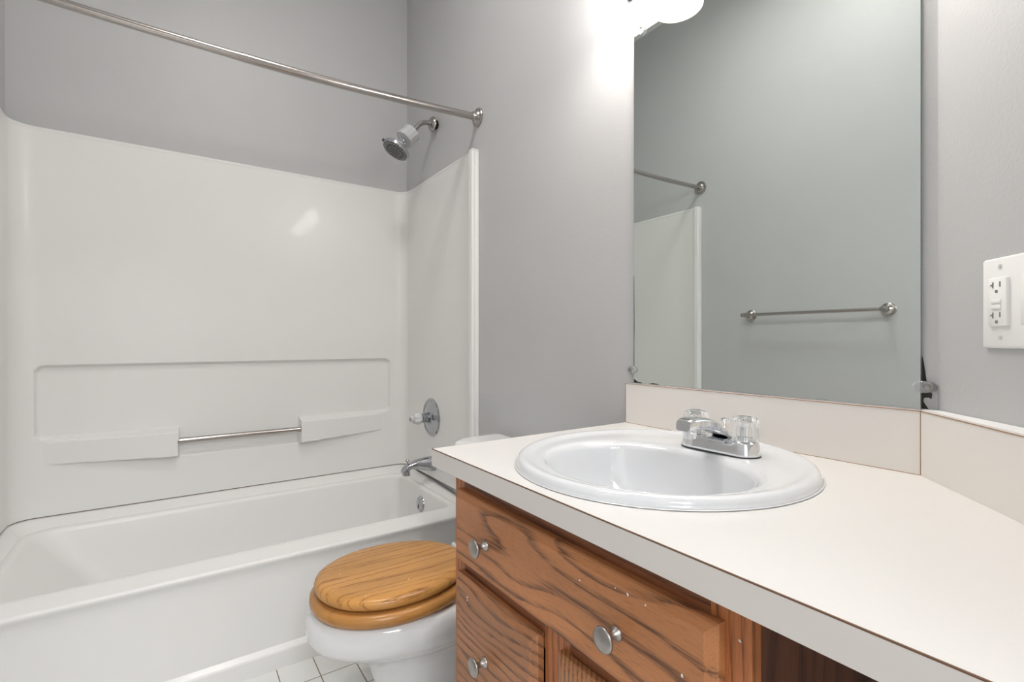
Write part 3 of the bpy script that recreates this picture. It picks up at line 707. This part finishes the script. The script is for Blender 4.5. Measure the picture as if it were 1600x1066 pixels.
new('spout', loft([spsec(0.016, 0.018, 0.020, 0.012, tilt=-0.9), spsec(0.008, 0.030, 0.021, 0.016, tilt=-0.8), spsec(-0.010, 0.041, 0.0205, 0.0155, tilt=-0.6), spsec(-0.035, 0.051, 0.019, 0.0135, tilt=-0.35), spsec(-0.055, 0.0575, 0.0175, 0.0115, tilt=-0.18), spsec(-0.078, 0.0600, 0.0165, 0.0108, tilt=-0.05), spsec(-0.096, 0.0595, 0.0165, 0.0112), spsec(-0.1075, 0.0580, 0.0160, 0.0112, tilt=0.15), spsec(-0.1105, 0.0578, 0.0145, 0.0095, tilt=0.15)], cap0=True, cap1=True), M_chrome, fa, angle=50)
ae = new('aerator', lathe([(0.0125, 0.0), (0.0130, -0.003), (0.0130, -0.010), (0.0115, -0.016), (0.0105, -0.0165), (0.009, -0.014), (0, -0.014)], org=(0, -0.090, 0.050)), M_chrome, fa)
new('lift_rod', lathe([(0.0022, 0.0), (0.0022, 0.027), (0.0045, 0.029), (0.0075, 0.032), (0.0080, 0.035), (0.004, 0.037), (0, 0.0372)], org=(0, 0.019, 0.0235)), M_chrome, fa)
for s in (-1, 1):
    hd = new('handle', lathe([(0.015, 0.0), (0.0195, 0.001), (0.0225, 0.004), (0.0238, 0.010), (0.0242, 0.030), (0.0235, 0.038), (0.0200, 0.0425), (0.0150, 0.044), (0.0140, 0.0425), (0, 0.0425)], org=(s*0.051, 0, 0.0268), n=120, flute=lambda t, h: 1 - (0.055*(0.5 + 0.5*math.cos(20*t)) if 0.002 < h < 0.0428 else 0)), M_clear, fa, angle=60)
    hd['label'] = 'clear fluted acrylic handle'
    new('handle_stem', lathe([(0.0105, -0.0015), (0.0105, 0.009), (0.0065, 0.010), (0.0060, 0.026), (0.0085, 0.027), (0.0085, 0.033), (0, 0.033)], org=(s*0.051, 0, 0.0270)), M_chrome, hd)

# ------------------------------------------------------------------ mirror
MX0, MX1, MZ0, MZ1 = 1.576, 2.1905, 0.9335, 1.864
mi = thing('wall_mirror', 'large frameless wall mirror resting on the backsplash', 'mirror', (0, 0, 0))
bm = bmesh.new()
box(bm, (MX0, -0.0065, MZ0), (MX1, -0.0012, MZ1))
for f in bm.faces: f.material_index = 0 if abs(f.normal.y) > 0.9 or f.calc_center_median().y < -0.006 else 1
glass = new('glass', bm, [M_mirror, M_medge], mi, smooth=False)
for p in glass.data.polygons: p.material_index = 0 if p.center.y < -0.0064 else 1
def blob(pts, y0=-0.0069, y1=-0.0066):
    bm = bmesh.new(); lo = [bm.verts.new((x, y0, z)) for x, z in pts]; hi = [bm.verts.new((x, y1, z)) for x, z in pts]; n = len(pts)
    bm.faces.new(lo); bm.faces.new(list(reversed(hi)))
    for i in range(n): bm.faces.new([lo[i], lo[(i+1) % n], hi[(i+1) % n], hi[i]])
    return bm
b1 = new('worn_silvering', blob([(MX0 + 0.0003, MZ0 + 0.0003), (MX0 + 0.030, MZ0 + 0.0003), (MX0 + 0.024, MZ0 + 0.0028), (MX0 + 0.012, MZ0 + 0.004), (MX0 + 0.005, MZ0 + 0.0085), (MX0 + 0.0003, MZ0 + 0.010)]), M_worn, mi); b1['label'] = 'black worn patch at the bottom left corner'
new('worn_silvering', blob([(MX0 + 0.050, MZ0 + 0.0003), (MX0 + 0.084, MZ0 + 0.0003), (MX0 + 0.078, MZ0 + 0.0026), (MX0 + 0.062, MZ0 + 0.0030)]), M_worn, mi)
new('worn_silvering', blob([(MX0 + 0.0002, MZ0 + 0.045), (MX0 + 0.0016, MZ0 + 0.047), (MX0 + 0.0013, MZ0 + 0.10), (MX0 + 0.0022, MZ0 + 0.15), (MX0 + 0.0010, MZ0 + 0.28), (MX0 + 0.0002, MZ0 + 0.29)]), M_worn, mi)
new('bottom_channel', bx((MX0 - 0.001, -0.0085, MZ0 - 0.0022), (MX1 + 0.0005, -0.0005, MZ0 - 0.0002)), mat('aluminium_channel', (0.7, 0.7, 0.7), 0.3, 1), mi, smooth=False)
# dark old adhesive on the wall beside the mirror's right edge
pts = [(0.0004, 0.022), (0.0035, 0.032), (0.0062, 0.038), (0.0095, 0.043), (0.0115, 0.050), (0.0105, 0.034), (0.0085, 0.031), (0.0065, 0.028), (0.004, 0.018), (0.0045, 0.008), (0.0075, 0.0022), (0.0004, 0.001)]
b3 = new('adhesive_residue', blob([(MX1 + x, MZ0 + z) for x, z in [(0.0004, 0.0), (0.009, 0.0), (0.0055, 0.006), (0.002, 0.012), (0.003, 0.018), (0.009, 0.019), (0.0125, 0.017), (0.0135, 0.024), (0.0128, 0.034), (0.010, 0.041), (0.0062, 0.046), (0.0045, 0.062), (0.0024, 0.078), (0.0006, 0.088)]], -0.0011, -0.0004), M_worn, mi); b3['label'] = 'dark brown residue on the wall beside the right edge'
def clip(x, z, axis, label):
    """clear plastic mirror clip; axis = direction in the wall plane from the mirror outwards"""
    t = thing('mirror_clip', label, 'mirror clip', (x, 0, z), group=None)
    ang = math.atan2(axis[1], axis[0])
    bm = bmesh.new()
    rings = []
    for y, g in ((-0.0005, 0.0), (-0.0075, 0.0)):
        rings.append([(0.002 + 0.009*math.cos(2*PI*i/28), y, 0.009*math.sin(2*PI*i/28)) for i in range(28)])
    loft(rings, cap0=True, cap1=True, bm=bm)
    for v in bm.verts: v.co.x += 0.0095
    rings = []
    for y, r in ((-0.0078, 0.0092), (-0.0105, 0.0098), (-0.0125, 0.0085)):
        rings.append([(0.004 + (0.0145*r/0.0098)*math.cos(2*PI*i/32), y, r*math.sin(2*PI*i/32)) for i in range(32)])
    loft(rings, cap0=True, cap1=True, bm=bm)
    R = Matrix.Rotation(-ang, 4, 'Y')
    bmesh.ops.transform(bm, matrix=R, verts=bm.verts)
    new('clip_body', bm, M_clear2, t, angle=40)
    bm = lathe([(0.0038, 0.0), (0.0036, 0.0015), (0, 0.002)], axis=(0, -1, 0), org=(0.0105, -0.0126, 0), n=20)
    bmesh.ops.transform(bm, matrix=R, verts=bm.verts)
    new('screw', bm, M_knob, t)
clip(1.606, MZ1, (0, 1), 'clear plastic clip on the top edge of the mirror, near its left corner')
clip(MX0, 0.968, (-1, 0), 'clear plastic clip low on the left edge of the mirror')
clip(MX1, 0.970, (1, 0), 'clear plastic clip low on the right edge of the mirror, over dark residue')

# ------------------------------------------------------------------ vanity light above the mirror
vl = thing('vanity_light', 'three-lamp vanity light bar above the mirror with alabaster bell shades', 'vanity light', (0, 0, 0))
bm = prism([(-0.325, 0), (0.325, 0), (0.325, 0.0), (0.325, 0.0)], 0, 0.001) if False else bx((1.553, -0.022, 1.973), (2.203, -0.001, 2.085))
new('back_plate', bm, mat('dark_bronze_plate', (0.10, 0.085, 0.08), 0.35, 0.8), vl, bevel=0.006)
for x in (1.622, 1.878, 2.134):
    new('arm', tube([tuple(p) for p in catmull([(x, -0.02, 2.035), (x, -0.06, 2.05), (x, -0.105, 2.085), (x, -0.128, 2.088), (x, -0.13, 2.07)], 5)], 0.008, 14), M_nickel, vl)
    sd = new('bell_shade', lathe([(0.018, 0.105), (0.026, 0.100), (0.034, 0.085), (0.042, 0.060), (0.050, 0.035), (0.060, 0.012), (0.066, 0.0), (0.0675, -0.001), (0.068, 0.001), (0.0625, 0.012), (0.0525, 0.036), (0.0445, 0.061), (0.0365, 0.087), (0.028, 0.103), (0.018, 0.108)], org=(x, -0.13, 1.968), n=48, cap=False), [M_shade, M_shade_out], vl, angle=60)
    for p in sd.data.polygons:
        r_c = math.hypot(p.center.x - x, p.center.y + 0.13)
        if p.normal.x*(p.center.x - x) + p.normal.y*(p.center.y + 0.13) > 0 and p.center.z > 1.970: p.material_index = 1
    new('socket', lathe([(0.017, 0.085), (0.017, 0.112), (0.010, 0.116), (0, 0.116)], org=(x, -0.13, 1.968)), M_nickel, vl)
    bl = new('bulb', lathe([(0.0, 0.006), (0.014, 0.009), (0.024, 0.019), (0.028, 0.033), (0.024, 0.049), (0.015, 0.066), (0.013, 0.084)], org=(x, -0.13, 1.968), n=24), M_bulb, vl, angle=80)

# ------------------------------------------------------------------ outlet on the diagonal wall
ou = thing('wall_outlet', 'white two-gang wall plate with a GFCI receptacle, above the diagonal backsplash', 'outlet', (XW, 0, 0), -PI/4)
# local x runs along the diagonal wall, local -y points into the room
PX0, PX1, PZ0, PZ1 = 0.103, 0.223, 1.036, 1.160
def plate(x0, x1, z0, z1, prof, r=0.003):
    rings = []
    for g, y in prof:
        rings.append([(x, -y, z) for x, z, _ in rrect(x0+g, z0+g, x1-g, z1-g, max(r-g*0.5, 0.0008), k=5)])
    return loft(rings, cap0=True, cap1=True)
new('cover_plate', plate(PX0, PX1, PZ0, PZ1, [(0, 0.0006), (0, 0.0035), (0.001, 0.005), (0.003, 0.0062)], 0.004), M_plastic, ou, angle=50)
gx = 0.1362; gz = 1.099
g = new('receptacle', plate(gx - 0.0155, gx + 0.0155, gz - 0.033, gz + 0.033, [(0, 0.004), (0, 0.0095), (0.0007, 0.0102)], 0.0015), M_plastic, ou, angle=50)
for zc in (0.0200, -0.0215):
    bm = bmesh.new()
    box(bm, (gx - 0.0075, -0.0108, gz + zc - 0.0005), (gx - 0.0060, -0.0099, gz + zc + 0.0075)); box(bm, (gx - 0.011, -0.0108, gz + zc + 0.0025), (gx - 0.0060, -0.0099, gz + zc + 0.0042))
    box(bm, (gx + 0.0045, -0.0108, gz + zc + 0.0005), (gx + 0.0060, -0.0099, gz + zc + 0.0075))
    lathe([(0.0023, 0), (0.0023, 0.0008), (0, 0.0009)], axis=(0, -1, 0), org=(gx - 0.0008, -0.0099, gz + zc - 0.0055), n=14, bm=bm)
    new('socket_slots', bm, M_slot, g, smooth=False)
for zc in (0.0010, -0.0068):
    new('test_button', plate(gx - 0.009, gx + 0.007, gz + zc - 0.0030, gz + zc + 0.0030, [(0, 0.0098), (0, 0.0112), (0.0006, 0.0117)], 0.001), M_plastic, g, angle=50)
new('rocker_switch', plate(gx + 0.053 - 0.0155, gx + 0.053 + 0.0155, gz - 0.033, gz + 0.033, [(0, 0.004), (0, 0.0095), (0.0007, 0.0102)], 0.0015), M_plastic, ou, angle=50)
for cx_ in (gx, gx + 0.053):
    for cz in (gz + 0.0485, gz - 0.0485):
        new('plate_screw', lathe([(0.0032, 0.0060), (0.0030, 0.0068), (0, 0.0072)], axis=(0, -1, 0), org=(cx_, 0, cz), n=16), mat('off_white_screw', (0.6, 0.59, 0.57), 0.4), ou)
